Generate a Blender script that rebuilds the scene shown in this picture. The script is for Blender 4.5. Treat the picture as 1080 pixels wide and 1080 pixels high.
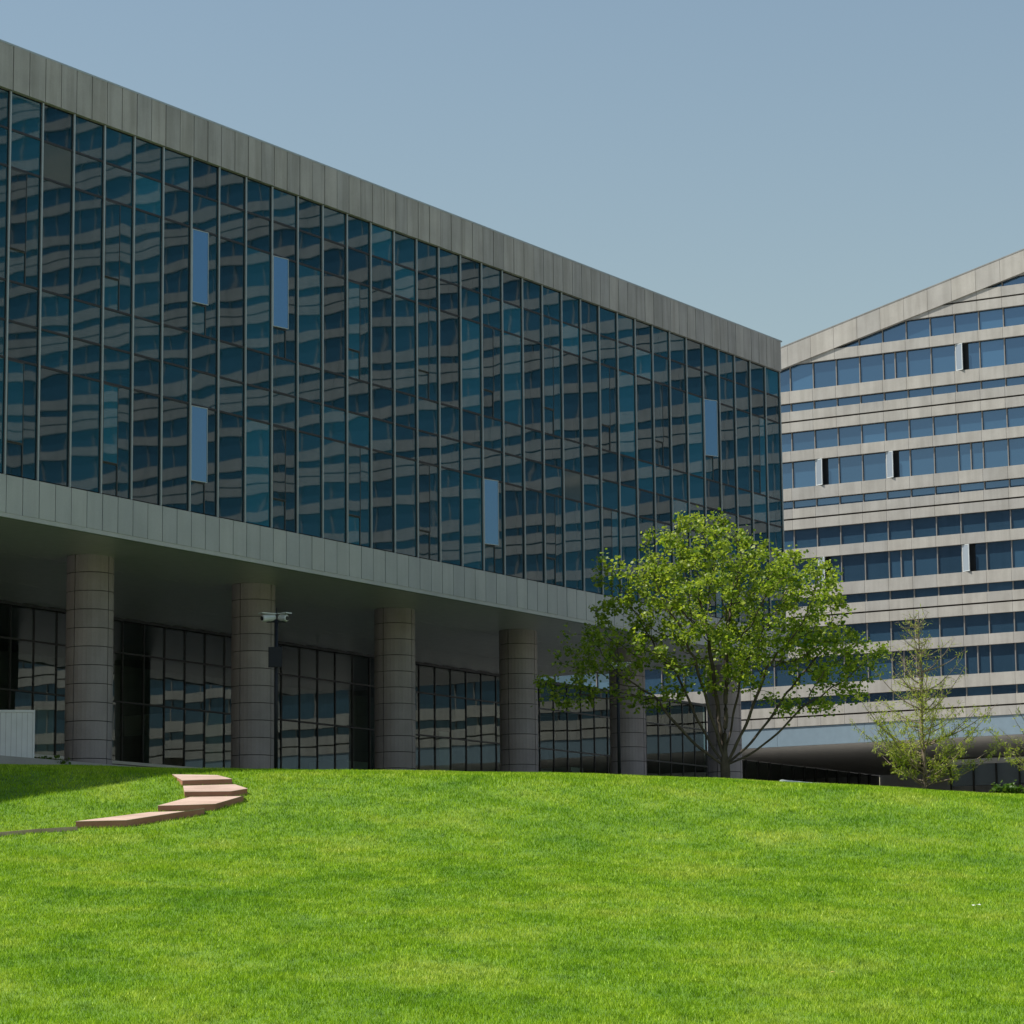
import bpy, math, random
import numpy as np
from mathutils import Vector, Matrix

for o in list(bpy.data.objects): bpy.data.objects.remove(o)
scene = bpy.context.scene
COL = scene.collection
random.seed(7); RNG = np.random.default_rng(7)

# ---------------------------------------------------------------- camera
EYE = 1.7                                   # eye height above the grass at the camera
PITCH, ROLL, FPX = 0.15325, -0.0102, 3106.46   # from the vanishing points, focal length in px of a 1080 px frame
_F = Vector((0, math.cos(PITCH), math.sin(PITCH)))
_U0 = Vector((0, -math.sin(PITCH), math.cos(PITCH)))
_R0 = Vector((1, 0, 0))
CR = _R0*math.cos(ROLL) + _U0*math.sin(ROLL)
CU = _U0*math.cos(ROLL) - _R0*math.sin(ROLL)
cam_data = bpy.data.cameras.new('camera'); cam = bpy.data.objects.new('camera', cam_data); COL.objects.link(cam)
cam_data.sensor_width = 36; cam_data.lens = 36*FPX/1080
cam_data.clip_start = 0.5; cam_data.clip_end = 3000
m = Matrix((CR, CU, -_F)).transposed().to_4x4(); m.translation = (0, 0, EYE)
cam.matrix_world = m
scene.camera = cam

# ---------------------------------------------------------------- sky, sun, exposure
SUN_AZ, SUN_EL = math.radians(-97), math.radians(57)      # azimuth clockwise from the view direction (+Y)
world = bpy.data.worlds.new('World'); scene.world = world; world.use_nodes = True
wn = world.node_tree.nodes; wl = world.node_tree.links
sky = wn.new('ShaderNodeTexSky'); sky.sky_type = 'NISHITA'; sky.sun_disc = False
sky.sun_elevation = SUN_EL; sky.sun_rotation = SUN_AZ
sky.air_density = 1.65; sky.dust_density = 0.8; sky.ozone_density = 0.9; sky.altitude = 0
wn['Background'].inputs[1].default_value = 0.081
wl.new(sky.outputs[0], wn['Background'].inputs[0])
sd = bpy.data.lights.new('sun', 'SUN'); sd.energy = 4.8; sd.angle = math.radians(0.53); sd.color = (1, .95, .87)
sun = bpy.data.objects.new('sun', sd); COL.objects.link(sun)
sdir = Vector((math.sin(SUN_AZ)*math.cos(SUN_EL), math.cos(SUN_AZ)*math.cos(SUN_EL), math.sin(SUN_EL)))
sun.rotation_euler = sdir.to_track_quat('Z', 'Y').to_euler(); sun.location = sdir*120
scene.view_settings.view_transform = 'Standard'; scene.view_settings.look = 'None'
scene.view_settings.exposure = 0.32; scene.view_settings.gamma = 1.0
scene.view_settings.use_curve_mapping = False
scene.render.engine = 'CYCLES'

# ---------------------------------------------------------------- helpers
def ray(x, y):
    """direction through a pixel of the 1080 px frame, scaled to one metre of depth (used to survey points)"""
    d = _F*FPX + CR*(x-540) - CU*(y-540)
    return d/d.y
def tag(o, label=None, cat=None, group=None, kind=None):
    if label: o['label'] = label
    if cat: o['category'] = cat
    if group: o['group'] = group
    if kind: o['kind'] = kind
    return o
def empty(name, loc, rz=0, parent=None):
    o = bpy.data.objects.new(name, None); COL.objects.link(o)
    o.location = loc; o.rotation_euler = (0, 0, rz); o.empty_display_size = .3
    if parent: o.parent = parent
    return o
def link(name, me, mat=None, parent=None, loc=(0, 0, 0)):
    o = bpy.data.objects.new(name, me); COL.objects.link(o); o.location = loc
    if mat and not me.materials: me.materials.append(mat)
    if parent: o.parent = parent
    return o
def mesh(name, v, f, smooth=False):
    me = bpy.data.meshes.new(name); me.from_pydata([tuple(p) for p in v], [], f); me.update()
    if smooth: me.polygons.foreach_set('use_smooth', [True]*len(me.polygons))
    return me
class MB:
    def __init__(s): s.v = []; s.f = []
    def box(s, x0, x1, y0, y1, z0, z1):
        b = len(s.v)
        s.v += [(x0,y0,z0),(x1,y0,z0),(x1,y1,z0),(x0,y1,z0),(x0,y0,z1),(x1,y0,z1),(x1,y1,z1),(x0,y1,z1)]
        s.f += [tuple(b+i for i in q) for q in ((0,3,2,1),(4,5,6,7),(0,1,5,4),(1,2,6,5),(2,3,7,6),(3,0,4,7))]
        return s
    def prism(s, pts, y0, y1, axis='y'):
        """polygon pts (x, z), counter-clockwise seen from -y, extruded from y0 (front) to y1 (back)"""
        b = len(s.v); n = len(pts)
        s.v += [(p[0], y0, p[1]) for p in pts] + [(p[0], y1, p[1]) for p in pts]
        s.f.append(tuple(b+i for i in range(n))); s.f.append(tuple(b+n+i for i in reversed(range(n))))
        for i in range(n):
            j = (i+1) % n; s.f.append((b+i, b+n+i, b+n+j, b+j))
        return s
    def tube(s, pts, rad, n=8, cap=True):
        b = len(s.v); P = [Vector(p) for p in pts]
        if not hasattr(rad, '__len__'): rad = [rad]*len(P)
        for i, p in enumerate(P):
            t = (P[min(i+1, len(P)-1)] - P[max(i-1, 0)]).normalized()
            a = t.orthogonal().normalized() if abs(t.z) > .99 else t.cross(Vector((0, 0, 1))).normalized()
            c = t.cross(a)
            for k in range(n):
                w = 2*math.pi*k/n; s.v.append(tuple(p + (a*math.cos(w) + c*math.sin(w))*rad[i]))
        for i in range(len(P)-1):
            for k in range(n):
                k2 = (k+1) % n
                s.f.append((b+i*n+k, b+i*n+k2, b+(i+1)*n+k2, b+(i+1)*n+k))
        if cap:
            s.f.append(tuple(b+k for k in reversed(range(n)))); s.f.append(tuple(b+(len(P)-1)*n+k for k in range(n)))
        return s
    def build(s, name, mat, parent=None, loc=(0,0,0), smooth=False):
        return link(name, mesh(name, s.v, s.f, smooth), mat, parent, loc)
    def me(s, name, mat, smooth=False):
        me = mesh(name, s.v, s.f, smooth); me.materials.append(mat); return me
def clip(poly, a, b, c):
    """keep the part of a polygon where a*x + b*z + c >= 0"""
    out = []
    for i in range(len(poly)):
        p, q = poly[i], poly[(i+1) % len(poly)]
        dp, dq = a*p[0]+b*p[1]+c, a*q[0]+b*q[1]+c
        if dp >= 0: out.append(p)
        if (dp > 0 and dq < 0) or (dp < 0 and dq > 0):
            t = dp/(dp-dq); out.append((p[0]+(q[0]-p[0])*t, p[1]+(q[1]-p[1])*t))
    return out

# ---------------------------------------------------------------- materials
class Mat:
    def __init__(s, name):
        s.m = bpy.data.materials.new(name); s.m.use_nodes = True
        s.n = s.m.node_tree.nodes; s.l = s.m.node_tree.links; s.b = s.n['Principled BSDF']; s.out = s.n['Material Output']
    def new(s, t, **kw):
        n = s.n.new(t)
        for k, v in kw.items():
            if k.startswith('i_'): n.inputs[k[2:].replace('_', ' ')].default_value = v
            else: setattr(n, k, v)
        return n
    def noise(s, scale, detail=4, coord='Object', stretch=(1, 1, 1), rough=.55):
        tc = s.new('ShaderNodeTexCoord'); mp = s.new('ShaderNodeMapping'); mp.inputs['Scale'].default_value = stretch
        nz = s.new('ShaderNodeTexNoise'); nz.inputs['Scale'].default_value = scale; nz.inputs['Detail'].default_value = detail
        nz.inputs['Roughness'].default_value = rough
        s.l.new(tc.outputs[coord], mp.inputs[0]); s.l.new(mp.outputs[0], nz.inputs['Vector']); return nz
    def world_noise(s, scale, detail=4, stretch=(1, 1, 1), rough=.55):
        g = s.new('ShaderNodeNewGeometry'); mp = s.new('ShaderNodeMapping'); mp.inputs['Scale'].default_value = stretch
        nz = s.new('ShaderNodeTexNoise'); nz.inputs['Scale'].default_value = scale; nz.inputs['Detail'].default_value = detail
        nz.inputs['Roughness'].default_value = rough
        s.l.new(g.outputs['Position'], mp.inputs[0]); s.l.new(mp.outputs[0], nz.inputs['Vector']); return nz
    def ramp(s, src, stops):
        r = s.new('ShaderNodeValToRGB'); e = r.color_ramp.elements
        while len(e) < len(stops): e.new(.5)
        for el, (p, c) in zip(e, stops): el.position = p; el.color = (*c, 1)
        s.l.new(src, r.inputs[0]); return r
    def mix(s, a, b, fac, mode='MIX'):
        x = s.new('ShaderNodeMix', data_type='RGBA', blend_type=mode)
        for sock, v in ((x.inputs[6], a), (x.inputs[7], b), (x.inputs[0], fac)):
            if hasattr(v, 'is_linked'): s.l.new(v, sock)
            elif isinstance(v, tuple): sock.default_value = (*v, 1)
            else: sock.default_value = v
        return x.outputs[2]
    def rnd(s):
        return s.new('ShaderNodeObjectInfo').outputs['Random']
    def bump(s, h, strength=.2, dist=.02):
        b = s.new('ShaderNodeBump'); b.inputs['Strength'].default_value = strength; b.inputs['Distance'].default_value = dist
        s.l.new(h, b.inputs['Height']); s.l.new(b.outputs[0], s.b.inputs['Normal'])
    def set(s, **kw):
        for k, v in kw.items():
            sock = s.b.inputs[k.replace('_', ' ')]
            if hasattr(v, 'is_linked'): s.l.new(v, sock)
            else: sock.default_value = (*v, 1) if isinstance(v, tuple) and len(v) == 3 else v
        return s

def concrete(name, c0, c1, streak=.5, rough=.75):
    k = Mat(name)
    n1 = k.world_noise(1.1, 5); n2 = k.world_noise(2.2, 4, (1.6, 1.6, .12)); n3 = k.world_noise(34, 3)
    base = k.ramp(n1.outputs[0], [(.32, c0), (.68, c1)]).outputs[0]
    st = k.ramp(n2.outputs[0], [(.38, (.62, .61, .58)), (.58, (1, 1, 1))]).outputs[0]
    base = k.mix(base, st, streak, 'MULTIPLY')
    base = k.mix(base, k.ramp(n3.outputs[0], [(.3, (.88,)*3), (.7, (1.08,)*3)]).outputs[0], .6, 'MULTIPLY')
    base = k.mix(base, k.ramp(k.rnd(), [(0, (.88, .89, .9)), (1, (1.06, 1.05, 1.02))]).outputs[0], .8, 'MULTIPLY')
    k.set(Base_Color=base, Roughness=rough); k.bump(n3.outputs[0], .15, .01)
    return k.m
def plain(name, c, rough=.5, metal=0, var=.12):
    k = Mat(name); n = k.world_noise(3.5, 4)
    k.set(Base_Color=k.ramp(n.outputs[0], [(.3, tuple(x*(1-var) for x in c)), (.7, tuple(x*(1+var) for x in c))]).outputs[0], Roughness=rough, Metallic=metal)
    return k.m
def glass(name, body, spec, ior=2.1, var=.35, rough=.012, wav=0.0, tint=(1, 1, 1)):
    """coated dark glazing: tinted body below a strong mirror coat"""
    k = Mat(name)
    b = k.mix(body, k.ramp(k.rnd(), [(0, (1-var,)*3), (.75, (1,)*3), (1, (1+var*1.4,)*3)]).outputs[0], 1.0, 'MULTIPLY')
    k.set(Base_Color=b, Roughness=rough, IOR=ior, Specular_Tint=tint)
    if wav:
        n = k.world_noise(.75, 2, (1, 1, .55)); k.bump(n.outputs[0], wav, .05)
    return k.m
def leaf_mat(name, c0, c1, trans=.45):
    k = Mat(name); g = k.new('ShaderNodeAttribute', attribute_name='tone')
    col = k.ramp(g.outputs['Fac'], [(0, c0), (1, c1)]).outputs[0]
    k.set(Base_Color=col, Roughness=.45, Specular_IOR_Level=.35)
    t = k.new('ShaderNodeBsdfTranslucent'); k.l.new(k.mix(col, (1.15, 1.2, .55), 1, 'MULTIPLY'), t.inputs[0])
    mx = k.new('ShaderNodeMixShader'); mx.inputs[0].default_value = trans
    k.l.new(k.b.outputs[0], mx.inputs[1]); k.l.new(t.outputs[0], mx.inputs[2]); k.l.new(mx.outputs[0], k.out.inputs[0])
    return k.m

M = {}
M['clad_l'] = concrete('grey_stone_cladding', (.32, .318, .305), (.39, .385, .37), .5)
M['clad_low'] = concrete('pale_metal_cladding', (.38, .40, .405), (.43, .45, .45), .15, .5)
M['clad_r'] = concrete('beige_stone_cladding', (.37, .355, .325), (.44, .425, .39), .35)
M['fascia_blue'] = plain('blue_grey_metal_fascia', (.20, .275, .33), .45, 0, .05)
M['joint'] = plain('dark_joint', (.035, .035, .035), .9)
M['joint_r'] = plain('brown_joint', (.07, .055, .045), .9)
M['column'] = concrete('granite_column', (.25, .225, .225), (.32, .29, .287), .25, .6)
M['soffit'] = plain('grey_metal_soffit', (.62, .62, .60), .32, .35, .06)
M['soffit_r'] = plain('dark_soffit', (.42, .42, .40), .6)
M['alu'] = plain('aluminium_fin', (.33, .38, .39), .4, .35, .05)
M['alu_r'] = plain('bronze_mullion', (.27, .255, .235), .5, .1, .06)
M['gasket'] = plain('black_gasket', (.012, .014, .016), .5)
M['glass_l'] = glass('teal_coated_glass', (.006, .060, .092), 1, 1.85, .6, .016, .0, (.82, .93, 1))
M['glass_grey'] = glass('grey_backed_glass', (.05, .075, .075), 1, 1.7, .1, .08)
M['glass_sash'] = glass('open_sash_glass', (.012, .06, .12), 1, 3.0, .2, .03, 0, (.38, .64, 1))
M['glass_r'] = glass('blue_mirror_glass', (.028, .068, .11), 1, 2.6, .35, .01, .0, (.45, .66, 1))
M['glass_sash_r'] = glass('sash_glass_painted_glare', (.24, .28, .33), 1, 1.8, .1, .05)  # pale body paints the bright reflection on the open sashes
M['glass_dark'] = glass('dark_lobby_glass', (.045, .06, .052), 1, 1.9, .3, .01)
M['frame_dark'] = plain('dark_frame', (.03, .036, .036), .4)
M['white_paint'] = plain('white_paint', (.80, .85, .85), .5, 0, .04)
M['concrete_g'] = concrete('plain_concrete', (.22, .22, .21), (.3, .3, .29), .3)
M['paving'] = concrete('plaza_paving', (.34, .325, .315), (.42, .40, .385), .0)
M['step_top'] = concrete('terracotta_slab', (.42, .29, .225), (.62, .455, .37), .0)
M['riser'] = concrete('shaded_brick_riser', (.34, .14, .095), (.44, .20, .14), .0)  # brick red, darkened so the risers' shade sits in the colour
M['pole'] = plain('navy_pole', (.007, .010, .016), .65)
M['cam_white'] = plain('camera_housing', (.6, .64, .64), .4)
M['bark'] = plain('bark', (.07, .055, .042), .9, 0, .4)
M['bark2'] = plain('pale_bark', (.20, .155, .12), .9, 0, .4)
M['leaf'] = leaf_mat('maple_leaf', (.08, .17, .018), (.46, .53, .08), .5)
M['leaf_dark'] = leaf_mat('shade_leaf', (.03, .085, .014), (.07, .15, .02), .35)
M['needle'] = leaf_mat('larch_needle', (.22, .28, .03), (.44, .48, .09))
M['shrub'] = leaf_mat('shrub_leaf', (.05, .12, .02), (.14, .22, .04))
M['paper'] = plain('white_paper', (.8, .8, .78), .7)
M['dry_leaf'] = plain('yellow_leaf', (.55, .45, .12), .7)
# lobby glazing one can partly see through
k = Mat('green_clear_glass')
gl = k.new('ShaderNodeBsdfGlossy'); gl.inputs['Roughness'].default_value = .01; gl.inputs['Color'].default_value = (.9, 1, .97, 1)
tr = k.new('ShaderNodeBsdfTransparent'); tr.inputs[0].default_value = (.42, .56, .50, 1)
fr = k.new('ShaderNodeFresnel'); fr.inputs[0].default_value = 2.0
mx = k.new('ShaderNodeMixShader'); k.l.new(fr.outputs[0], mx.inputs[0]); k.l.new(tr.outputs[0], mx.inputs[1]); k.l.new(gl.outputs[0], mx.inputs[2])
k.l.new(mx.outputs[0], k.out.inputs[0]); M['glass_lobby'] = k.m
# lawn soil and grass
def lawn_colour(k, lo, mid, hi):
    n1 = k.world_noise(.55, 6, (1, .6, 1), .62); n2 = k.world_noise(4.5, 5, (1, .55, 1), .7)
    c = k.ramp(n1.outputs[0], [(.33, lo), (.5, mid), (.68, hi)]).outputs[0]
    return k.mix(c, k.ramp(n2.outputs[0], [(.3, (.48, .56, .55)), (.5, (1, 1, 1)), (.75, (1.3, 1.16, 1.9))]).outputs[0], .95, 'MULTIPLY')
k = Mat('lawn_ground'); k.set(Base_Color=lawn_colour(k, (.075, .17, .006), (.11, .215, .008), (.15, .24, .014)), Roughness=.95); M['lawn'] = k.m
k = Mat('grass_blades'); a = k.new('ShaderNodeAttribute', attribute_name='tone')
c = lawn_colour(k, (.18, .375, .008), (.305, .50, .012), (.45, .58, .045))
c = k.mix(c, k.ramp(a.outputs['Fac'], [(0, (.5, .56, .5)), (.55, (1, 1, 1)), (.93, (1.2, 1.12, 1.5)), (1, (1.9, 1.6, 6))]).outputs[0], 1, 'MULTIPLY')
k.set(Base_Color=c, Roughness=.55, Specular_IOR_Level=.25)
t = k.new('ShaderNodeBsdfTranslucent'); k.l.new(c, t.inputs[0]); mx = k.new('ShaderNodeMixShader'); mx.inputs[0].default_value = .4
k.l.new(k.b.outputs[0], mx.inputs[1]); k.l.new(t.outputs[0], mx.inputs[2]); k.l.new(mx.outputs[0], k.out.inputs[0]); M['grass'] = k.m

# ---------------------------------------------------------------- terrain
PHI = 0.5528
PLAZA = 5.30 + EYE
_tx = np.array([-.40, -.176, -.155, -.113, -.0395, .028, .0713, .115, .172, .40])
_cy = np.array([.0690, .0690, .0685, .0670, .0655, .0637, .0615, .0590, .0550, .0500])
_pY = np.arange(0, 130.01, .25)
def _profile():
    sl = np.interp(_pY, [0, 10, 17, 46, 52, 59, 63, 68, 78, 130], [0, 0, .10, .105, .165, .19, .075, .062, .055, .05])
    return np.concatenate([[0], np.cumsum((sl[1:]+sl[:-1])*.5*.25)])
_pH = _profile()
def _gain(c):
    lo, hi = .6, 1.6
    for _ in range(40):
        m_ = (lo+hi)/2; sel = _pY > 30
        if np.max((m_*_pH[sel]-EYE)/_pY[sel]*(_pY[sel] < 66)) > c: hi = m_
        else: lo = m_
    return m_
_ga = np.array([_gain(c) for c in _cy])
def ground(X, Y):
    X = np.asarray(X, float); Y = np.asarray(Y, float)
    t = X/np.maximum(Y, 28.)
    h = np.interp(t, _tx, _ga)*np.interp(Y, _pY, _pH)
    cap = PLAZA; k = .08
    h = -k*np.logaddexp(-np.clip(h, -5, 40)/k, -cap/k)
    bumps = .018*np.sin(X*1.3+Y*.4)*np.sin(Y*.9-X*.5) + .01*np.sin(X*3.1)*np.sin(Y*2.3)
    return h + bumps*np.clip(Y/20, 0, 1)*np.clip((PLAZA-h)*2, 0, 1)
def gz(x, y): return float(ground(x, y))
def hit(px, py, lift=0.0, y0=12., y1=110.):
    """first point where the line of sight through a surveyed pixel meets the ground (lifted)"""
    d = ray(px, py); Ys = np.linspace(y0, y1, 4000)
    s = EYE + d.z*Ys - ground(d.x*Ys, Ys) - lift
    i = np.argmax(s < 0) if (s < 0).any() else int(np.argmin(s))
    return Vector((d.x*Ys[i], Ys[i], EYE + d.z*Ys[i])) if s[i] < 0 else Vector((d.x*Ys[i], Ys[i], gz(d.x*Ys[i], Ys[i])+lift))

def on_lawn(x, y): return 7 < y < 92 and -(13+.19*y) < x < 10.5+.145*y
def sheet(xs, ys, name, want):
    XX, YY = np.meshgrid(xs, ys); ZZ = ground(XX, YY)
    v = np.stack([XX, YY, ZZ], -1).reshape(-1, 3); nx = len(xs)
    f = [(j*nx+i, j*nx+i+1, (j+1)*nx+i+1, (j+1)*nx+i) for j in range(len(ys)-1) for i in range(nx-1)
         if on_lawn((xs[i]+xs[i+1])/2, (ys[j]+ys[j+1])/2) == want]
    used = sorted({i for q in f for i in q}); mp = {u: i for i, u in enumerate(used)}
    return mesh(name, v[used], [tuple(mp[i] for i in q) for q in f], True)
xs = np.concatenate([[-900, -400, -200, -120, -80, -60, -45, -36], np.arange(-30, 30.1, .75), [36, 45, 60, 80, 120, 200, 400, 900]])
ys = np.concatenate([[-900, -300, -120, -60, -30, -15, -5], np.arange(0, 90.1, .75), [92, 96, 102, 110, 120, 140, 180, 300, 600, 1500]])
lawn = link('lawn', sheet(xs, ys, 'lawn', True), M['lawn']); tag(lawn, 'bright green lawn rising to a rounded crest', 'lawn', kind='structure')
yard = link('ground', sheet(xs, ys, 'ground', False), M['paving']); tag(yard, 'unseen grey paving around the lawn, added for neutral bounce light', 'ground', kind='structure')  # unseen paving, added so less green light bounces onto the buildings

# grass: one triangle per blade, thinner and denser near the camera
def make_grass():
    N = 1500000
    u = RNG.random(N); Y = 17./(1 - u*(1 - 17./84.)) * 1.0          # denser close by
    u2 = RNG.random(N); keep = u2 < 1.0
    Y = np.where(RNG.random(N) < .5, 17 + 66*RNG.random(N)**1.0, Y)
    X = (RNG.random(N)-.5)*2*(.185*Y+4.5)
    # leave out what lies inside the columns' zone and the steps
    n = -math.cos(PHI)*X + math.sin(PHI)*Y
    ok = (n < 47.145+1.6) & (Y < 83) & (X < 10.0+.145*Y)
    for poly in STEP_POLYS:
        ins = np.zeros(N, bool); j = len(poly)-1
        for i in range(len(poly)):
            xi, yi = poly[i]; xj, yj = poly[j]
            c = ((yi > Y) != (yj > Y)) & (X < (xj-xi)*(Y-yi)/(yj-yi+1e-9)+xi); ins ^= c; j = i
        ok &= ~ins
    X, Y = X[ok], Y[ok]; n = len(X); Z = ground(X, Y)
    clump = .75 + .5*RNG.random(n) + .18*np.sin(X*4.1+np.sin(Y*2.7)*1.5)*np.sin(Y*3.3+X)
    hgt = (.026 + .0004*Y)*clump; w = .0022 + .000125*Y
    a = RNG.random(n)*2*np.pi; lean = (.25 + .6*RNG.random(n))*hgt; la = RNG.random(n)*2*np.pi
    v = np.empty((n, 3, 3))
    v[:, 0] = np.stack([X - np.cos(a)*w, Y - np.sin(a)*w, Z-.006], -1)
    v[:, 1] = np.stack([X + np.cos(a)*w, Y + np.sin(a)*w, Z-.006], -1)
    v[:, 2] = np.stack([X + np.cos(la)*lean, Y + np.sin(la)*lean, Z + hgt], -1)
    me = bpy.data.meshes.new('grass'); me.vertices.add(n*3); me.vertices.foreach_set('co', v.reshape(-1))
    me.loops.add(n*3); me.loops.foreach_set('vertex_index', np.arange(n*3)); me.polygons.add(n)
    me.polygons.foreach_set('loop_start', np.arange(n)*3)
    at = me.attributes.new('tone', 'FLOAT', 'FACE'); at.data.foreach_set('value', RNG.random(n))
    me.update(); me.validate()
    return me

# ---------------------------------------------------------------- left building: glass office block on columns
LD, L0, LB = 47.1454, 53.1059, 1.2                # distance of the facade line, first fin in view, bay
LO = 74.0                                          # local x = 0 of the building
uL = Vector((math.sin(PHI), math.cos(PHI), 0)); nL = Vector((-math.cos(PHI), math.sin(PHI), 0))
def LP(l, off=0, z=0): return uL*l + nL*(LD+off) + Vector((0, 0, z))
block = empty('office_block', LP(LO, 0, PLAZA), math.pi/2 - PHI)
tag(block, 'long glass fronted office block raised on round columns at left', 'building')
def ZL(z): return z + EYE - PLAZA                   # level above the eye -> above the plaza
T, G1, G0, S = ZL(22.54), ZL(21.394), ZL(11.85), ZL(10.902)
K0, K1 = -6, 35                                     # bays built (bay k lies between fin k and k+1)
def lx(k): return L0 + k*LB - LO
XE = lx(K1); XS = lx(K0)
lev = [G1, ZL(20.44), ZL(19.49), ZL(16.64), ZL(15.65), ZL(14.72), G0]
# core body behind the glass, roof, end wall
MB().box(XS, XE-.02, .30, 26, S+.06, T-.25).build('core_wall', M['joint'], block)
MB().box(XS, XE-.1, .5, 25.9, T-.25, T-.15).build('roof', M['concrete_g'], block)
MB().box(XE-.02, XE+.10, .02, 26, S+.02, T-.03).build('end_wall', M['clad_l'], block)
xw = lx(-32)
MB().box(xw, XS-.02, .0, 26, S+.02, T-.03).build('unseen_extension', M['clad_l'], block)  # unseen plain extension of the block, added to cast its shadow on the lawn
# panes: several warped variants per size, each pane set a hair out of plane
def warped(w, h, seed, amp):
    r = random.Random(seed); nx, nz = 6, max(4, int(h*4)); v = []; f = []
    ph = [r.uniform(0, 6.28) for _ in range(6)]; bow = r.uniform(-.6, 1.2)*amp
    for j in range(nz+1):
        for i in range(nx+1):
            s, q = i/nx, j/nz
            d = bow*4*(s*(1-s))*(4*q*(1-q))**.5 + amp*.5*math.sin(q*h*2.1+ph[0]+s*1.2)*math.sin(s*3.1+ph[1]) + amp*.35*math.sin(q*h*4.3+ph[2]+s*2)
            v.append((s*w - w/2, d, q*h - h/2))
    for j in range(nz):
        for i in range(nx):
            a = j*(nx+1)+i; f.append((a, a+1, a+nx+2, a+nx+1))
    me = mesh('glass_pane', v, f, True); return me
GAP = .03
variants = {}
def pane_mesh(w, h, i, mat, amp=.0006):
    key = (round(w, 3), round(h, 3), i, mat.name)
    if key not in variants:
        variants[key] = warped(w, h, hash((round(w*100), round(h*100), i)) % 9999, amp); variants[key].materials.append(mat)
    return variants[key]
pr = random.Random(5)
OPEN = {(6, 2): 8, (9, 2): 9, (18, 5): 15, (30, 2): 21, (6, 5): 8}
for k in range(K0, K1):
    for r in range(6):
        z1, z0 = lev[r]-.03, lev[r+1]+.03; x0, x1 = lx(k)+.035, lx(k+1)-.035
        if k % 3 == 0 and r in (2, 5):
            # half bay opening sash above a small fixed light, beside a fixed half pane
            xm = x0 + .55*(x1-x0); zs = z0 + .28*(z1-z0)
            parts = [(xm+.02, x1, z0, z1), (x0, xm-.02, z0, zs-.02)]
            sw, sh = xm-.02-x0, z1-zs-.02
            s = empty('opening_sash', (x0, -.03, z1-.01), 0, block)
            ang = OPEN.get((k, r), 0)
            s.rotation_euler = (0, 0, -math.radians(ang) if ang else math.radians(pr.uniform(-.2, .2)))
            fm = MB(); e = .022
            fm.box(0, sw, -.02, .02, -e, 0).box(0, sw, -.02, .02, -sh, -sh+e).box(0, e, -.02, .02, -sh+e, -e).box(sw-e, sw, -.02, .02, -sh+e, -e)
            fm.build('sash_frame', M['alu'] if ang else M['frame_dark'], s)
            pm = pane_mesh(sw-2*e, sh-2*e, 0 if not ang else 1, M['glass_sash'] if ang > 2.5 else M['glass_l'], .0004)
            link('glass_pane', pm, None, s, (sw/2, -.012, -sh/2))
            if ang > 2.5: MB().box(x0+.02, xm-.03, .06, .09, zs+.02, z1-.03).build('gap_shade_panel', M['gasket'], block)  # black panel painting the unlit room behind the open sash
            MB().box(xm-.018, xm+.018, -.02, .02, z0, z1).build('sash_post', M['frame_dark'], block)
            MB().box(x0, xm-.02, -.015, .02, zs-.018, zs+.018).build('sash_rail', M['frame_dark'], block)
        else: parts = [(x0, x1, z0, z1)]
        for (a, b, c, d) in parts:
            grey = (k, r) in ((1, 1), (22, 4))
            o = link('glass_pane', pane_mesh(b-a, d-c, pr.randrange(26), M['glass_grey'] if grey else M['glass_l']), None, block, ((a+b)/2, 0, (c+d)/2))
            o.rotation_euler = (math.radians(pr.gauss(0, .055)), 0, math.radians(pr.gauss(0, .11)))
# fins and transoms
fin = MB().box(-.026, .026, -.055, .05, 0, G1-G0).me('mullion_fin', M['alu'])
gsk = MB().box(-.05, -.028, -.02, .05, 0, G1-G0).me('mullion_gasket', M['gasket'])
for k in range(K0, K1+1):
    o = link('mullion_fin', fin, None, block, (lx(k) if k < K1 else XE-.03, 0, G0))
    link('mullion_gasket', gsk, None, o)
for r in range(1, 6):
    MB().box(XS, XE, -.018, .04, lev[r]-.028, lev[r]+.028).build('transom', M['gasket'], block)
# cladding bands of half-bay panels with open joints
MB().box(XS, XE, .05, .29, G1+.01, T-.06).build('upper_band_backing', M['joint'], block)
MB().box(XS, XE, .05, .29, S+.05, G0-.01).build('lower_band_backing', M['joint'], block)
up = MB().box(-.286, .286, -.11, .02, 0, T-G1-.02).me('cladding_panel', M['clad_l'])
lo = MB().box(-.287, .287, -.10, .02, 0, G0-S-.03).me('cladding_panel', M['clad_low'])
MB().box(XS, XE+.10, -.115, .6, T-.018, T+.03).build('parapet_cap', M['alu'], block)
for i in range(2*K0, 2*K1):
    x = lx(0) + (i+.5)*LB/2
    o = link('cladding_panel', up, None, block, (x, pr.uniform(-.006, .006), G1+.01))
    o = link('cladding_panel', lo, None, block, (x, pr.uniform(-.004, .004), S+.01))
# soffit of long narrow panels running front to back
MB().box(XS, XE+.08, -.05, 26, S+.03, S+.055).build('soffit_backing', M['joint'], block)
MB().box(XS, XE+.10, -.09, .07, S-.10, S+.008).build('soffit_edge', M['clad_low'], block)
sp = MB().box(-.555, .555, 0, 3.98, -.03, 0).me('soffit_panel', M['soffit'])
for i in range(K0, K1):
    for j in range(5):
        o = link('soffit_panel', sp, None, block, (lx(i)+LB/2, .08 + j*4.0, S-.03)); o.rotation_euler.y = math.radians(2.5)
# roof safety cable
cb = MB().tube([(XS, .25, T+.115), (XE, .25, T+.115)], .010, 5).build('roof_cable', M['pole'], block)
post = MB().tube([(0, .25, T+.02), (0, .25, T+.125)], .007, 5).me('cable_post', M['pole'])
for k in range(K0, K1+1): link('cable_post', post, None, block, (lx(k)-.15, 0, 0))
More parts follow.
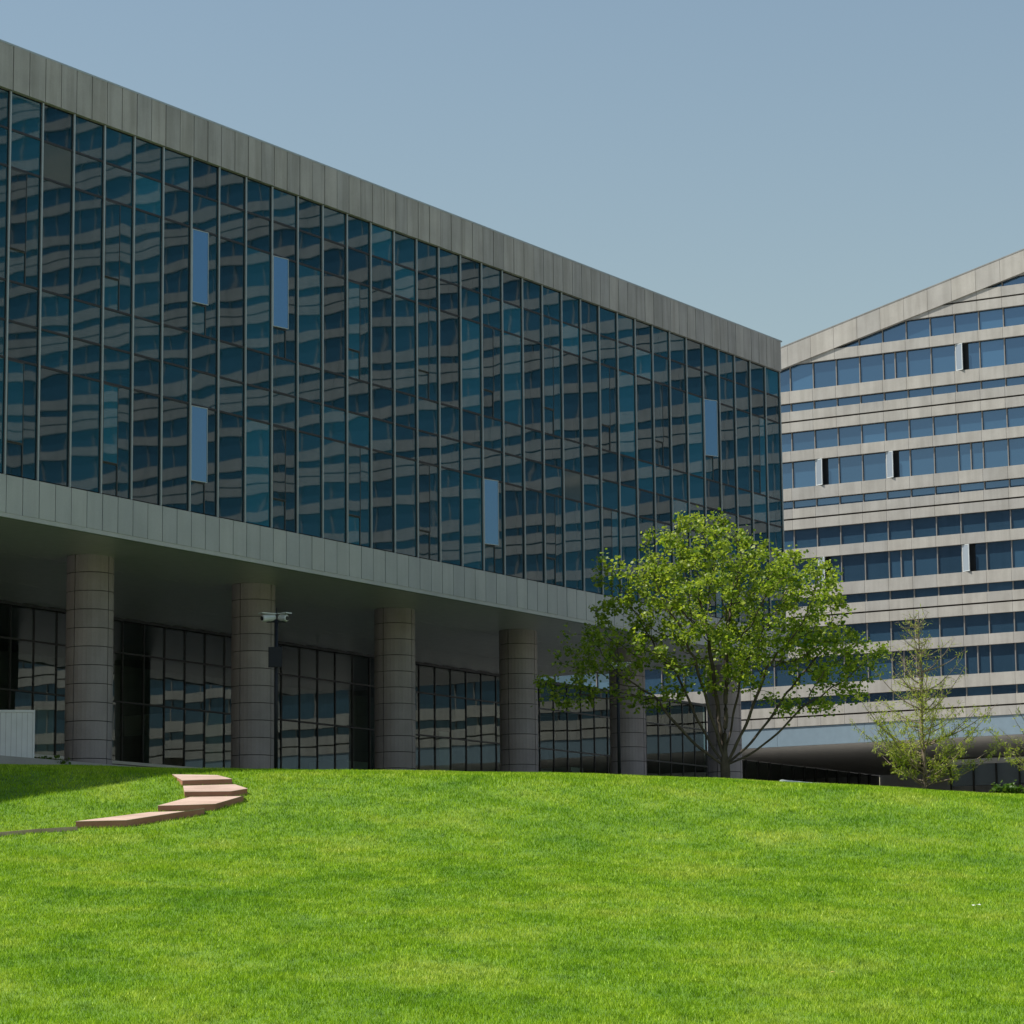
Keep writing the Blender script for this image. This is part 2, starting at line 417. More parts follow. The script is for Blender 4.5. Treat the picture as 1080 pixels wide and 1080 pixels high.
# round columns: granite drums in four segments with recessed joints
CRAD = .625
def seg(a0, a1, h, n=7):
    mb = MB(); ri = CRAD-.05; g = .015/CRAD; a0 += g; a1 -= g
    A = [a0+(a1-a0)*i/(n-1) for i in range(n)]
    for zz in (0, h):
        for rr in (CRAD, ri):
            mb.v += [(math.cos(a)*rr, math.sin(a)*rr, zz) for a in A]
    for i in range(n-1):
        o0, i0, o1, i1 = i, n+i, 2*n+i, 3*n+i
        mb.f += [(o0, o0+1, o1+1, o1), (o1, o1+1, i1+1, i1), (i0, i0+1, o0+1, o0)]
    mb.f += [(0, 2*n, 3*n, n), (n-1, 2*n-1, 4*n-1, 3*n-1)]
    return mb
DRUM = .49; CT = S+.0
segs = []
for q in range(4):
    a0 = math.radians(-180 + q*90); me = seg(a0, a0+math.radians(90), DRUM-.02, 9).me('stone_segment', M['column'], False)
    segs.append(me)
cols = []
for c in range(-1, 6):
    xx = 59.97 + 7.2*c - LO
    co = MB().tube([(0, 0, 0), (0, 0, CT)], CRAD-.035, 24).build('column', M['joint'], block, (xx, 3.0, 0), True)
    n = int((CT)/DRUM)
    for j in range(n+1):
        z = CT-.02 - (j+1)*DRUM
        if z < -.3: continue
        for me in segs: link('stone_segment', me, None, co, (0, 0, z))
# lobby glazing set back below the block
LG = 11.0; LB2 = 1.04; lt = ZL(10.74); ls = ZL(6.37); XL1 = 109.6 - LO; nb = 48
MB().box(XL1-nb*LB2-.1, XL1+.1, LG-.25, LG+.35, 0, ls-.09).build('lobby_plinth', M['concrete_g'], block)
MB().box(XL1-nb*LB2-.1, XL1+.1, LG-.32, LG+.3, ls-.09, ls).build('lobby_sill', M['white_paint'], block)
tz = [ls, ZL(8.23), ZL(9.75), lt]
for i in range(nb):
    x = XL1 - (i+.5)*LB2
    for j in range(3):
        o = link('lobby_pane', pane_mesh(LB2-.06, tz[j+1]-tz[j]-.05, pr.randrange(5), M['glass_lobby'], .0004), None, block, (x, LG, (tz[j]+tz[j+1])/2))
        o.rotation_euler = (math.radians(pr.gauss(0, .08)), 0, math.radians(pr.gauss(0, .1)))
lm = MB().box(-.018, .018, -.03, .06, 0, lt-ls).me('lobby_mullion', M['frame_dark'])
for i in range(nb+1): link('lobby_mullion', lm, None, block, (XL1 - i*LB2, LG, ls))
for j in (1, 2): MB().box(XL1-nb*LB2, XL1, LG-.05, LG+.05, tz[j]-.025, tz[j]+.025).build('lobby_transom', M['frame_dark'], block)
MB().box(XL1-nb*LB2, XL1+.05, LG-.1, LG+9, lt+.005, lt+.10).build('lobby_roof', M['frame_dark'], block)
MB().box(XL1-nb*LB2, XL1, LG+8.6, LG+8.9, 0, lt).build('lobby_back_wall', M['concrete_g'], block)
MB().box(XL1-.06, XL1-.02, LG+.1, LG+8.5, ls, lt).build('lobby_side_glass', M['glass_dark'], block)
MB().box(XL1-nb*LB2, XL1-.1, LG+.4, LG+8.5, .3, ls-.15).build('lobby_floor', M['paving'], block)
for i in range(14):
    x = XL1 - 2 - i*3.5
    h = pr.uniform(1.2, 2.6); w = pr.uniform(.8, 2.0)
    MB().box(x, x+w, LG+2.5+pr.random()*3, LG+6+pr.random(), ls-.15, ls+h).build('lobby_partition', M['white_paint'] if i % 3 else M['concrete_g'], block)
# back part of the block above the lobby (hides the far side below the soffit)
MB().box(XS, XE-6, 22, 25.9, 0, S-.01).build('rear_wall', M['soffit_r'], block)

# ---------------------------------------------------------------- right building: banded block with a raked roof line
RD, R0, RB = 113.0, -55.4964, 1.1018
RO = -50.0
uR = Vector((math.cos(PHI), -math.sin(PHI), 0)); nR = Vector((math.sin(PHI), math.cos(PHI), 0))
def RP(l, off=0, z=0): return uR*l + nR*(RD+off) + Vector((0, 0, z))
tower = empty('banded_office_building', RP(RO, 0, PLAZA), -PHI)
tag(tower, 'beige stone office building with strip windows and a sloping roof line', 'building')
def rx(k): return R0 + k*RB - RO
PER = 4.252                                         # storey height
LB_ = ZL(11.745)                                    # sill of the lowest tall windows
FB0, FB1 = ZL(9.168), ZL(9.98)
def roof_top(x):                                    # raked, steeper beyond the frame
    return ZL(26.45) + .2482*(x+RO+55.87) + (max(0, x+RO+40)*.10)
BR = -40.0-RO
def under_roof(poly, drop):
    """cut a facade polygon by the raked fascia"""
    s1 = .2482; z1 = ZL(26.45)-drop - s1*(-RO-55.87)*-1
    z1 = ZL(26.45) - drop + s1*(RO+55.87)
    if poly[0][0] < BR - .01: return clip(poly, s1, -1, z1)
    s2 = s1+.10; z2 = z1 - .10*BR
    return clip(poly, s2, -1, z2)
FDROP = .955
KI0, KI1 = -4, 13                                   # bays built piece by piece; the rest only shows in reflections
KA, KB = -17, 61
class Run(dict):
    def get_mb(s, n):
        if n not in s: s[n] = MB()
        return s[n]
run = Run()
def put(name, mat, poly, y0, y1, k):
    if len(poly) < 3: return
    if KI0 <= k < KI1: return MB().prism(poly, y0, y1).build(name, mat, tower)
    run.get_mb((name, mat.name)).prism(poly, y0, y1)
def rect(x0, x1, z0, z1): return [(x0, z0), (x1, z0), (x1, z1), (x0, z1)]
# levels within one storey measured down from the sill of the tall windows
rows = [('p', 0, -.527), ('s', -.527, -.905), ('p', -.905, -1.315), ('p', -1.385, -1.80), ('m', -1.80, -2.635), ('p', -2.635, -3.085), ('t', -3.085, -PER)]
OPEN_R = {(0, 1): 1, (1, 3): 1, (4, 3): 1, (7, 1): 0, (6, 1): 0}
openw = {(7, 4): 1, (1, 3): 1, (4, 3): 1, (1, 2): 1, (7, 2): 1}
splitw = {(4, 4), (7, 3), (4, 2), (7, 1), (4, 1)}
rr = random.Random(3)
for st in range(0, 10):
    zs = LB_ + st*PER                               # sill of this storey's tall window
    for k in range(KA, KB):
        x0, x1 = rx(k), rx(k+1)
        if zs - PER > roof_top(x1): continue
        for kind, a, b in rows:
            if st == 0 and b < -1.81: continue
            za, zb = zs+b, zs+a
            if st == 0 and kind == 'p' and a <= -1.38: zb, za = zs-1.385, FB1+.005
            pol = under_roof(rect(x0+.006, x1-.006, za, zb), FDROP)
            if kind == 'p': put('spandrel_panel', M['clad_r'], pol, -.10, .05, k)
            else:
                win = under_roof(rect(x0+.02, x1-.02, za+.01, zb-.01), FDROP)
                if len(win) < 3: continue
                fl = st
                if kind == 't' and (k, fl) in openw and openw[(k, fl)]:
                    xm = x0 + .42*(x1-x0)
                    MB().prism(rect(x0+.03, xm+.14, za+.01, zb-.01), .13, .19).build('gap_shade_panel', M['gasket'], tower)  # black panel stands in for the darkness in the open gap
                    # side-hung sash standing open
                    s = empty('opening_sash', (x0+.05, -.02, za+.02), math.radians(-20), tower)
                    h = zb-za-.04; w = xm-x0-.09
                    MB().box(0, w, -.012, .012, .03, h-.03).build('glass_pane', M['glass_sash_r'], s)
                    fmb = MB().box(0, .03, -.02, .02, 0, h).box(w-.03, w, -.02, .02, 0, h).box(.03, w-.03, -.02, .02, 0, .03).box(.03, w-.03, -.02, .02, h-.03, h)
                    fmb.build('sash_frame', M['cam_white'], s)
                    MB().prism(rect(xm+.12, x1-.02, za+.01, zb-.01), .09, .12).build('glass_pane', M['glass_r'], tower)
                else:
                    o = put('glass_pane', M['glass_r'], win, .09, .12, k)
                    if kind == 't' and (k, fl) in splitw:
                        put('window_post', M['alu_r'], under_roof(rect((x0+x1)/2-.02, (x0+x1)/2+.02, za+.005, zb-.005), FDROP), .02, .09, k)
                put('mullion', M['alu_r'], under_roof(rect(x0-.017, x0+.017, za+.002, zb-.002), FDROP), .02, .12, k)
# raked fascia panels
for k in range(KA, KB):
    x0, x1 = rx(k)+.006, rx(k+1)-.006
    put('fascia_panel', M['clad_r'], [(x0, roof_top(x0)-FDROP), (x1, roof_top(x1)-FDROP), (x1, roof_top(x1)), (x0, roof_top(x0))], -.16, .05, k)
for (n, mn), mb in run.items():
    o = mb.build(n, bpy.data.materials[mn], tower); o['kind'] = 'stuff'
# body behind, roof, ends
xa, xb = rx(KA), rx(KB)
def body(y0, y1, dz0, dz1, name, mat):
    MB().prism([(xa, dz0), (xb, dz0), (xb, roof_top(xb)+dz1), (BR, roof_top(BR)+dz1), (xa, roof_top(xa)+dz1)], y0, y1).build(name, mat, tower)
body(.20, 22, FB0+.05, -.08, 'core_wall', M['joint_r'])
MB().prism([(xa, roof_top(xa)-.02), (BR, roof_top(BR)-.02), (xb, roof_top(xb)-.02), (xb, roof_top(xb)+.03), (BR, roof_top(BR)+.03), (xa, roof_top(xa)+.03)], -.17, 22.2).build('roof', M['concrete_g'], tower)
# continuous shadow gaps behind the panels
MB().box(xa, xb, .052, .199, FB1, LB_-.91).build('panel_backing', M['joint_r'], tower)
# blue metal fascia, deep soffit, glazing below
fw = RB*3.7
i = 0; x = rx(-12)
while x < rx(24):
    MB().box(x+.006, x+fw-.006, -.06, .1, FB0, FB1-.004).build('metal_fascia_panel', M['fascia_blue'], tower); x += fw
MB().box(xa, xb, -.04, 21.5, FB0-.02, FB0+.04).build('soffit', M['soffit_r'], tower)
xg = -(LD+14) - RO
gm = MB().box(-.03, .03, -.45, .45, 0, FB0-.03).me('lobby_mullion', M['frame_dark'])
for j in range(16):
    y = 1.2 + j*1.2
    MB().box(xg-.03, xg, y+.05, y+1.15, .3, FB0-.04).build('lobby_pane', M['glass_dark'], tower)
    MB().box(xg-.06, xg+.06, y-.04, y+.04, 0, FB0-.03).build('lobby_mullion', M['frame_dark'], tower)
for z in (ZL(7.4), ZL(8.3)): MB().box(xg-.04, xg+.03, 1.2, 20.4, z-.03, z+.03).build('lobby_transom', M['frame_dark'], tower)
MB().box(xg, xb, 20.4, 20.6, 0, FB0-.02).build('rear_wall', M['white_paint'], tower)
MB().box(-3.4, xb, 11.0, 11.5, FB0-.34, FB0-.10).build('ceiling_beam', M['white_paint'], tower)
MB().box(-3.4, xb, 11.1, 11.4, FB0-1.3, FB0-.35).build('hanging_screen', M['fascia_blue'], tower)
for j in range(14):
    xx = -3.3 + j*1.1
    MB().box(xx-.03, xx+.03, 10.9, 11.0, 0, FB0-.35).build('lobby_mullion', M['frame_dark'], tower)
    MB().box(xx+.05, xx+1.0, 10.94, 10.96, .05, 1.35).build('balustrade_pane', M['fascia_blue'], tower)

# ---------------------------------------------------------------- plaza
pz = [(-8, -.6), (115-LO, -.6), (115-LO, 30), (-60, 30), (-60, 1.0)]
def plaza_mesh():
    v = []; pts = [LP(20, 2.0), LP(62, 2.0), LP(86, 1.6), LP(104, .8), LP(111.0, -8), RP(30, -3), RP(40, 30), RP(-110, 30), LP(40, 60)]
    n = len(pts)
    v = [(p.x, p.y, PLAZA-.9) for p in pts] + [(p.x, p.y, PLAZA+.006) for p in pts]
    f = [tuple(reversed(range(n))), tuple(range(n, 2*n))] + [(i, (i+1) % n, n+(i+1) % n, n+i) for i in range(n)]
    return mesh('plaza', v, f)
pl = link('plaza', plaza_mesh(), M['paving']); tag(pl, 'grey paved plaza below and between the office buildings', 'plaza', kind='structure')

# ---------------------------------------------------------------- steps on the slope
SLABS = [  # surveyed outline of each tread: front edge from left to right, then the back edge from right to left
    ([(192.4, 829.9), (244.8, 828.3)], [(229, 819.6), (182, 818.8)]),
    ([(194.9, 842.0), (243, 841.5), (260.7, 838.5)], [(247.4, 829.5), (193.4, 831)]),
    ([(166.5, 857.0), (227, 855.0), (257, 846)], [(257, 842), (200.6, 842.8)]),
    ([(79.8, 873.8), (133.3, 872.5), (214.8, 860)], [(216, 857.5), (157.8, 859)]),
]
TH = .115; STEP_POLYS = []
steps = None
for i, (fr_, bk) in enumerate(SLABS):
    F = [hit(*p) for p in fr_]; B = [hit(*p) for p in bk]
    ring = F + B
    zf = [TH]*len(F) + [.03]*len(B)
    if steps is None:
        c0 = sum(ring, Vector())/len(ring); steps = empty('garden_steps', (c0.x, c0.y, gz(c0.x, c0.y)))
        tag(steps, 'curved flight of terracotta slab steps on the lawn at left', 'steps')
        inv = Vector(steps.location)
    n = len(ring); top = []; bot = []
    for p, dz in zip(ring, zf):
        z = gz(p.x, p.y); top.append((p.x, p.y, z+dz)); bot.append((p.x, p.y, z-.15))
    cc = sum((Vector((p.x, p.y)) for p in ring), Vector((0, 0)))/n
    STEP_POLYS.append([tuple(Vector((p.x, p.y)) + (cc-Vector((p.x, p.y))).normalized()*.05) for p in ring])
    v = [tuple(Vector(p)-inv) for p in bot+top]
    f = [tuple(reversed(range(n))), tuple(range(n, 2*n))] + [(j, (j+1) % n, n+(j+1) % n, n+j) for j in range(n)]
    base_ = link('step', mesh('step', v, f), M['riser'], steps)
    tv = [(p[0], p[1], p[2]) for p in v[n:]]
    ctr = sum((Vector(p) for p in tv), Vector())/n
    grown = [Vector(p) + ((Vector(p)-ctr).normalized()*.012) for p in tv]
    v2 = [(p.x, p.y, p.z+.002) for p in grown] + [(p.x, p.y, p.z+.012) for p in grown]
    link('tread', mesh('tread', v2, f), M['step_top'], base_)
a, b = hit(0, 882), hit(80, 876)
kb = MB(); inv = a
P = [a + (b-a)*t for t in (-.6, 0, .5, 1)]
for p, q in zip(P[:-1], P[1:]):
    d = (q-p).normalized(); w = Vector((-d.y, d.x, 0))*.05; bb = len(kb.v)
    for e in (p, q):
        for s_, z in ((-1, -.1), (1, -.1), (1, .07), (-1, .07)):
            r_ = e + w*s_; kb.v.append((r_.x, r_.y, gz(e.x, e.y)+z))
    kb.f += [tuple(bb+i_ for i_ in q_) for q_ in ((0,1,5,4),(1,2,6,5),(2,3,7,6),(3,0,4,7),(0,3,2,1),(4,5,6,7))]
tag(kb.build('lawn_edging', M['step_top']), 'thin brown edging strip in the grass left of the steps', 'edging')

# grass object
go = link('grass', make_grass(), M['grass']); tag(go, 'short bright green grass covering the lawn', 'grass', kind='stuff')

# ---------------------------------------------------------------- trees
def grow(attr, trunk, seed, par0=None, step=.16, kill=.28, infl=1.6, iters=90, up=.05):
    """space colonisation: branches grow from the trunk towards scattered points"""
    r = np.random.default_rng(seed)
    pos = [np.array(p, float) for p in trunk]; par = list(par0) if par0 else [-1] + list(range(len(trunk)-1))
    A = np.array(attr); alive = np.ones(len(A), bool)
    near = np.full(len(A), 1e9); idx = np.zeros(len(A), int)
    for i, p in enumerate(pos):
        d = np.linalg.norm(A-p, axis=1); m_ = d < near; near[m_] = d[m_]; idx[m_] = i
    for it in range(iters):
        act = alive & (near < infl)
        if not act.any(): break
        new = []
        for i in np.unique(idx[act]):
            sel = act & (idx == i); d = A[sel]-pos[i]; d = d/np.linalg.norm(d, axis=1)[:, None]
            v = d.sum(0)/len(d) + r.normal(0, .12, 3); v[2] += up
            v /= np.linalg.norm(v)+1e-6; new.append((i, pos[i]+v*step))
        for i, p in new:
            j = len(pos); pos.append(p); par.append(i)
            d = np.linalg.norm(A-p, axis=1); m_ = alive & (d < near); near[m_] = d[m_]; idx[m_] = j
        alive &= near > kill
    return np.array(pos), par
def skeleton_mesh(pos, par, tip=.006, expo=2.3, rmax=.16, nside=6):
    n = len(pos); rad = np.zeros(n); kids = [[] for _ in range(n)]
    for i in range(1, n): kids[par[i]].append(i)
    for i in reversed(range(n)):
        rad[i] = tip if not kids[i] else (sum(rad[c]**expo for c in kids[i]))**(1/expo)
    rad *= 1 + (rmax/rad[0]-1)*np.clip(rad/.06, 0, 1)
    rad = np.maximum(rad, tip*.8)
    mb = MB()
    def main(i): return max(kids[i], key=lambda c: rad[c])
    st = [(0, None)]
    while st:
        i, p = st.pop(); ch = [] if p is None else [p]
        ch.append(i); cur = i
        while kids[cur]:
            m_ = main(cur)
            for c in kids[cur]:
                if c != m_: st.append((c, cur))
            ch.append(m_); cur = m_
        if len(ch) < 2: continue
        pts = [tuple(pos[c]) for c in ch]; rd = [rad[c] for c in ch]
        if p is not None: rd[0] = rd[1]
        mb.tube(pts, rd, nside if rd[0] > .03 else (5 if rd[0] > .012 else 3), cap=False)
    return mb, rad, kids
def leaves_mesh(name, C, size, seed, mat, lobes=True, droop=.3):
    """small folded leaves at the points C"""
    r = np.random.default_rng(seed); n = len(C)
    L = size*(.65+.7*r.random(n)); 
    d = r.normal(0, 1, (n, 3)); d[:, 2] -= droop; d /= np.linalg.norm(d, axis=1)[:, None]
    up = r.normal(0, .55, (n, 3)); up[:, 2] += 1; s = np.cross(d, up); s /= np.linalg.norm(s, axis=1)[:, None]+1e-6
    nn = np.cross(s, d)
    if lobes: shp = [(0, 0, 0), (-.42, .22, .06), (-.5, .62, .1), (0, 1.0, -.05), (.5, .62, .1), (.42, .22, .06), (0, .45, -.04)]
    else: shp = [(0, 0, 0), (-.10, .5, .0), (0, 1, -.05), (.10, .5, .0)]
    V = np.stack([C + s*(a*L)[:, None] + d*(b*L)[:, None] + nn*(c*L)[:, None] for a, b, c in [(np.full(n, q[0]), np.full(n, q[1]), np.full(n, q[2])) for q in shp]], 1)
    m_ = len(shp)
    if lobes: F = np.array([(0, 6, 1), (1, 6, 2), (2, 6, 3), (3, 6, 4), (4, 6, 5), (5, 6, 0)])
    else: F = np.array([(0, 2, 1), (0, 3, 2)])
    idx = (np.arange(n)[:, None, None]*m_ + F[None]).reshape(-1)
    me = bpy.data.meshes.new(name); me.vertices.add(n*m_); me.vertices.foreach_set('co', V.reshape(-1))
    nf = n*len(F); me.loops.add(nf*3); me.loops.foreach_set('vertex_index', idx); me.polygons.add(nf)
    me.polygons.foreach_set('loop_start', np.arange(nf)*3)
    at = me.attributes.new('tone', 'FLOAT', 'FACE')
    tone = np.clip(r.normal(.45, .25, n), 0, 1); at.data.foreach_set('value', np.repeat(tone, len(F)))
    me.update(); me.materials.append(mat); return me
def ellips(r, n, c, rad, hollow=.0):
    out = []
    while len(out) < n:
        p = r.uniform(-1, 1, 3); d = np.linalg.norm(p)
        if hollow < d < 1: out.append(np.array(c) + p*np.array(rad))
    return out
def broadleaf(name, base, blobs, trunk, seed, mat, bark, nleaf, size, rmax, tips=.5, kill=.24, par0=None):
    r = np.random.default_rng(seed); A = []
    for n, c, rad, hol in blobs: A += ellips(r, n, c, rad, hol)
    pos, par = grow(A, trunk, seed, par0, kill=kill)
    mb, rad, kids = skeleton_mesh(pos, par, rmax=rmax)
    root = empty(name, base)
    mb.build('trunk', bark, root, (0, 0, 0), True)
    # foliage gathers on the outer twigs
    thin = [i for i in range(len(pos)) if rad[i] < .0125 and pos[i][2] > 1.0]
    w = np.array([1.0 + 2.2*(len(kids[i]) == 0) for i in thin]); w /= w.sum()
    ch = r.choice(thin, nleaf//6, p=w)
    C = np.repeat(pos[ch], 6, 0) + r.normal(0, .10, (len(ch)*6, 3)) + np.array([0, 0, .02])
    link('crown', leaves_mesh(name+'_leaves', C, size, seed+1, mat), None, root)
    return root
# leafy tree on the crest in front of the block: limbs fan out low on the trunk
ty = 83.0; d = ray(765, 824); bx = d.x*ty; Q = ty/73.
blobs = [(560, (.1, 0, 4.3), (2.75, 2.5, 2.0), .45), (300, (-.6, 0, 5.2), (1.9, 1.8, 1.75), .35), (240, (1.3, 0, 4.5), (2.1, 1.8, 1.7), .3),
         (140, (2.6, -.2, 3.2), (1.2, 1.3, .9), 0), (45, (1.9, -.4, 1.95), (1.0, .9, .4), 0), (60, (3.55, 0, 3.15), (.75, .6, .5), 0), (30, (2.9, -.3, 2.3), (.8, .6, .35), 0),
         (110, (-3.0, -.2, 3.3), (1.25, 1.2, 1.05), 0), (55, (-4.0, 0, 2.4), (1.0, .7, .5), 0), (50, (-2.6, 0, 4.9), (.7, .8, 1.0), 0), (40, (-2.0, 0, 2.3), (.9, .9, .5), 0)]
blobs = [(n, tuple(Q*v for v in c), tuple(Q*v for v in r_), h) for n, c, r_, h in blobs]
tn = [(0, 0, 0), (0, 0, .2), (.01, 0, .4), (0, 0, .6), (-.01, 0, .8)]; tp_ = [-1, 0, 1, 2, 3]
for ex, ey, ez in [(-1.15, .2, 2.9), (-.75, -.5, 3.2), (-.3, .4, 3.6), (.1, -.3, 3.7), (.55, .5, 3.1), (1.05, -.4, 2.9), (1.6, .2, 2.35), (1.8, -.3, 1.8), (-1.7, -.2, 2.2)]:
    prev = 3 if ez < 3 else 4; b0 = Vector(tn[prev]); e0 = Vector((ex, ey, ez))*Q; ns = int((e0-b0).length/.18)
    for i in range(1, ns+1):
        t_ = i/ns; p_ = b0.lerp(e0, t_); p_.z += -.18*math.sin(math.pi*t_)*Q if ez < 3 else -.05*math.sin(math.pi*t_)
        p_.x += .015*math.sin(i*1.1+ex*5); p_.y += .02*math.cos(i*1.3+ez)
        tn.append(tuple(p_)); tp_.append(prev); prev = len(tn)-1
tree1 = broadleaf('leafy_tree', (bx, ty, gz(bx, ty)-.05), blobs, tn, 11, M['leaf'], M['bark'], 23500, .09, .14, par0=tp_, kill=.27)
tag(tree1, 'leafy bright green tree with many stems on the lawn crest', 'tree')
# young larch-like conifer at right
def conifer(px, py, Y, H, seed):
    r = np.random.default_rng(seed); d = ray(px, py); root = empty('young_conifer', (d.x*Y, Y, gz(d.x*Y, Y)-.05))
    mb = MB(); tp = [(.03*math.sin(i*.9), .02*math.cos(i*1.3), H*i/14) for i in range(15)]
    mb.tube(tp, [.055*(1-i/14)+.006 for i in range(15)], 7, cap=False)
    C = []
    for i in range(86):
        q = (i+.5)/86; z = .12 + q**1.15*(H-.35); a = r.uniform(0, 6.28)
        Lb = (2.25*(1-q)**.8+.28)*r.uniform(.55, 1.08)
        el = math.radians(r.uniform(22, 50)); pts = []
        if i in (3, 7): a = -.1 + i*.02; Lb = 2.0; el = math.radians(24)
        wob = r.normal(0, .05, 3)
        for s in np.linspace(0, 1, 7):
            rr_ = Lb*s*math.cos(el); zz = z + Lb*s*math.sin(el)*(.75+.35*s) - .25*s*(1-s)*Lb
            pts.append((math.cos(a)*rr_+wob[0]*s, math.sin(a)*rr_+wob[1]*s, zz+wob[2]*s))
        mb.tube(pts, [.014*(1-s)*(.5+Lb/2)+.003 for s in np.linspace(0, 1, 7)], 4, cap=False)
        # side twigs with feathery tufts
        nt = int(5+Lb*7)
        for t in range(nt):
            s = r.uniform(.22, 1); j = min(int(s*6), 5); f = s*6-j; p = np.array(pts[j])*(1-f)+np.array(pts[j+1])*f
            tl = r.uniform(.12, .34)*(1.15-.5*s); dv = r.normal(0, 1, 3)*np.array([1, 1, .5]); dv[2] += .35; dv /= np.linalg.norm(dv)
            e = p+dv*tl; mb.tube([tuple(p), tuple(e)], [.004, .002], 3, cap=False)
            m_ = int(tl*66*max(.16, 1-q*1.15))
            C += [p+dv*tl*u + r.normal(0, .012, 3) for u in np.linspace(.1, 1, max(m_, 2))]
    mb.build('trunk', M['bark2'], root, (0, 0, 0), True)
    link('crown', leaves_mesh('conifer_needles', np.array(C), .10, seed+1, M['needle'], False, .1), None, root)
    return root
tag(conifer(975, 836, 70.0, 4.35, 31), 'young feathery pale green conifer in front of the beige building', 'tree')
c2 = conifer(1126, 842, 72.0, 2.4, 37); tag(c2, 'small feathery conifer just beyond the right edge, tips in view', 'tree')
def shrub(px, py, Y, w, h, seed, lab):
    r = np.random.default_rng(seed); d = ray(px, py); root = empty('low_shrub', (d.x*Y, Y, gz(d.x*Y, Y)-.05)); mb = MB(); C = []
    for i in range(26):
        a = r.uniform(0, 6.28); rr_ = w*math.sqrt(r.random()); e = (math.cos(a)*rr_, math.sin(a)*rr_*.7, h*r.uniform(.5, 1))
        mb.tube([(0, 0, 0), (e[0]*.4, e[1]*.4, e[2]*.6), e], [.008, .006, .003], 4, cap=False)
        C += [np.array(e)*u + r.normal(0, .05, 3) for u in np.linspace(.45, 1, 16)]
    mb.build('stems', M['bark'], root); link('foliage', leaves_mesh('shrub_leaves', np.array(C), .085, seed, M['shrub']), None, root)
    return tag(root, lab, 'shrub', 'low shrubs on the crest')
shrub(1066, 838, 69., .45, .32, 41, 'low green shrub on the crest near the right edge')
shrub(52, 812, 75.0, .45, .35, 43, 'low dark shrub between the white boarded parapet and the first column')

# ---------------------------------------------------------------- camera poles
def camera_pole(px, py_top, Y, box, lab):
    d = ray(px, 800); x = d.x*Y; z0 = gz(x, Y); zt = EYE + ray(px, py_top).z*Y; H = zt - z0
    root = empty('camera_pole', (x, Y, z0-.03))
    MB().tube([(0, 0, 0), (0, 0, .04)], .14, 16).build('base_plate', M['pole'], root)
    MB().tube([(0, 0, .03), (0, 0, H-.32)], .052, 12).build('pole', M['pole'], root, smooth=True)
    MB().tube([(0, 0, H-.32), (0, 0, H)], .014, 6).build('lightning_rod', M['pole'], root)
    MB().box(-.26, .26, -.03, .03, H-.40, H-.34).build('cross_arm', M['pole'], root)
    for s, tilt in ((-1, .25), (1, -.3)):
        c = empty('camera_head', (s*.2, -.05, H-.26), tilt, root)
        h = MB(); 
        L = .30 if s < 0 else .22
        h.tube([(0, L/2, 0), (0, L/2-.03, 0), (0, -L/2+.02, -.03), (0, -L/2, -.032)], [.05, .078, .072, .06], 12)
        h.build('housing', M['cam_white'], c, smooth=False)
        MB().box(-.085, .085, -L/2-.05, L/2-.02, .062, .082).build('sun_shield', M['cam_white'], c)
        MB().tube([(0, -L/2-.001, -.032), (0, -L/2-.018, -.034)], .045, 12).build('lens', M['gasket'], c)
        MB().box(-.02, .02, -.02, .02, -.10, -.05).build('bracket', M['pole'], c)
        c.rotation_euler = (0, 0, math.radians(-55 if s < 0 else 50)); c.scale = (1.35,)*3
    if box:
        zb = EYE + ray(px, 703).z*Y - z0
        b = MB().box(-.20, .17, -.16, -.055, zb, zb+.55).build('control_box', M['pole'], root)
        MB().box(-.19, .16, -.175, -.162, zb+.02, zb+.53).build('box_door', M['pole'], b)
    return tag(root, lab, 'camera pole', 'security camera poles before the columns')
camera_pole(291, 640, 80.0, True, 'dark security camera pole with a control box before the second column')
camera_pole(653, 693, 92.0, False, 'dark security camera pole without a box behind the leafy tree')

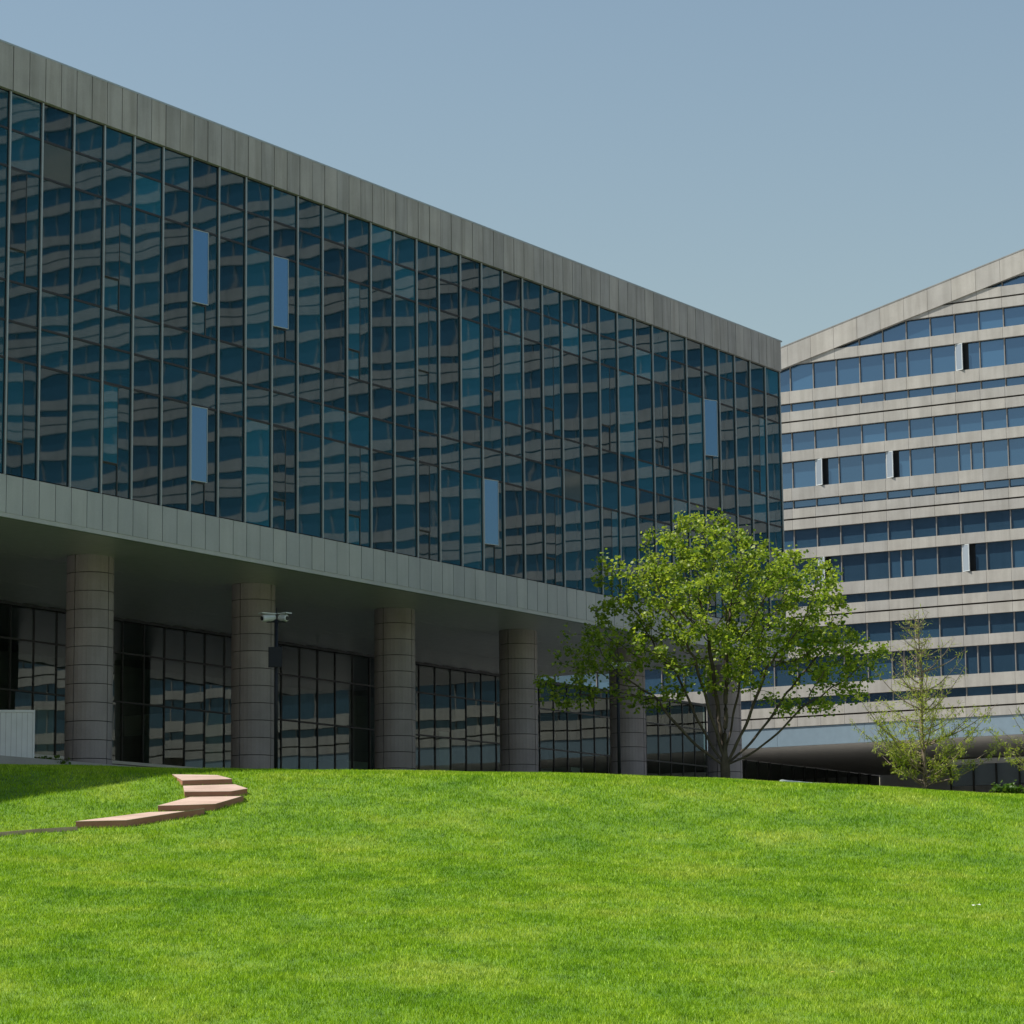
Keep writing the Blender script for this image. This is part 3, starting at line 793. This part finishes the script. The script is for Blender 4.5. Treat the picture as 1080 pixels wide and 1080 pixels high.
# ---------------------------------------------------------------- boarded parapet at the left edge
def parapet():
    Y = 76.0; a = ray(37, 749)*Y; b0 = ray(37, 803.5)*Y
    root = empty('boarded_parapet', (a.x, Y, gz(a.x, Y)-.4)); root.rotation_euler.z = math.radians(10)
    zt = EYE + a.z - root.location.z; zb = EYE + b0.z - root.location.z
    MB().box(-4.2, .0, .05, .5, 0, zb-.005).build('concrete_base', M['concrete_g'], root)
    bd = MB().box(-.066, .066, -.03, .03, 0, zt-zb-.06).me('board', M['white_paint'])
    for i in range(30): link('board', bd, None, root, (-.12 - i*.138, 0, zb))
    MB().box(-4.2, -.05, .032, .06, zb, zt-.06).build('backing', M['concrete_g'], root)
    MB().box(-4.2, .0, -.06, .12, zt-.058, zt).build('top_cap', M['white_paint'], root)
    MB().box(-.048, .0, -.05, .10, zb, zt-.06).build('end_post', M['white_paint'], root)
    return tag(root, 'white boarded parapet at the left edge before the lobby', 'parapet')
parapet()

# ---------------------------------------------------------------- rail and bits at right
def rail():
    Y0, Y1 = 82., 90.; a = ray(824, 824.5); b = ray(893, 830.5)
    A = Vector((a.x*Y0, Y0, EYE+a.z*Y0)); B = Vector((b.x*Y1, Y1, EYE+b.z*Y1))
    zg = PLAZA - .1
    root = empty('metal_handrail', (A.x, A.y, gz(A.x, A.y)))
    o = Vector(root.location)
    MB().tube([A-o, B-o], .06, 8).build('top_rail', M['white_paint'], root)
    for t in (0.02, .35, .68, .98):
        p = A+(B-A)*t - o; g = gz(*(A+(B-A)*t).xy) - o.z
        MB().tube([(p.x, p.y, g-.02), (p.x, p.y, p.z)], .03, 8).build('post', M['white_paint'], root)
    return tag(root, 'pale metal handrail behind the crest between the two trees', 'handrail')
rail()
p = hit(1030, 958)
me = mesh('paper_scrap', [(-.055, -.03, .035), (.01, -.035, .05), (.06, -.01, .04), (.05, .03, .06), (-.01, .02, .045), (-.06, .03, .05)], [(0, 1, 4, 5), (1, 2, 3, 4)])
tag(link('paper_scrap', me, M['paper'], None, (p.x, p.y, gz(p.x, p.y))), 'small white paper scrap lying on the grass at right', 'litter')
p = hit(878, 1029)
me = mesh('fallen_leaf', [(-.03, 0, .03), (0, -.02, .04), (.035, 0, .035), (0, .025, .045)], [(0, 1, 2, 3)])
tag(link('fallen_leaf', me, M['dry_leaf'], None, (p.x, p.y, gz(p.x, p.y))), 'small pale yellow leaf lying on the grass', 'leaf')
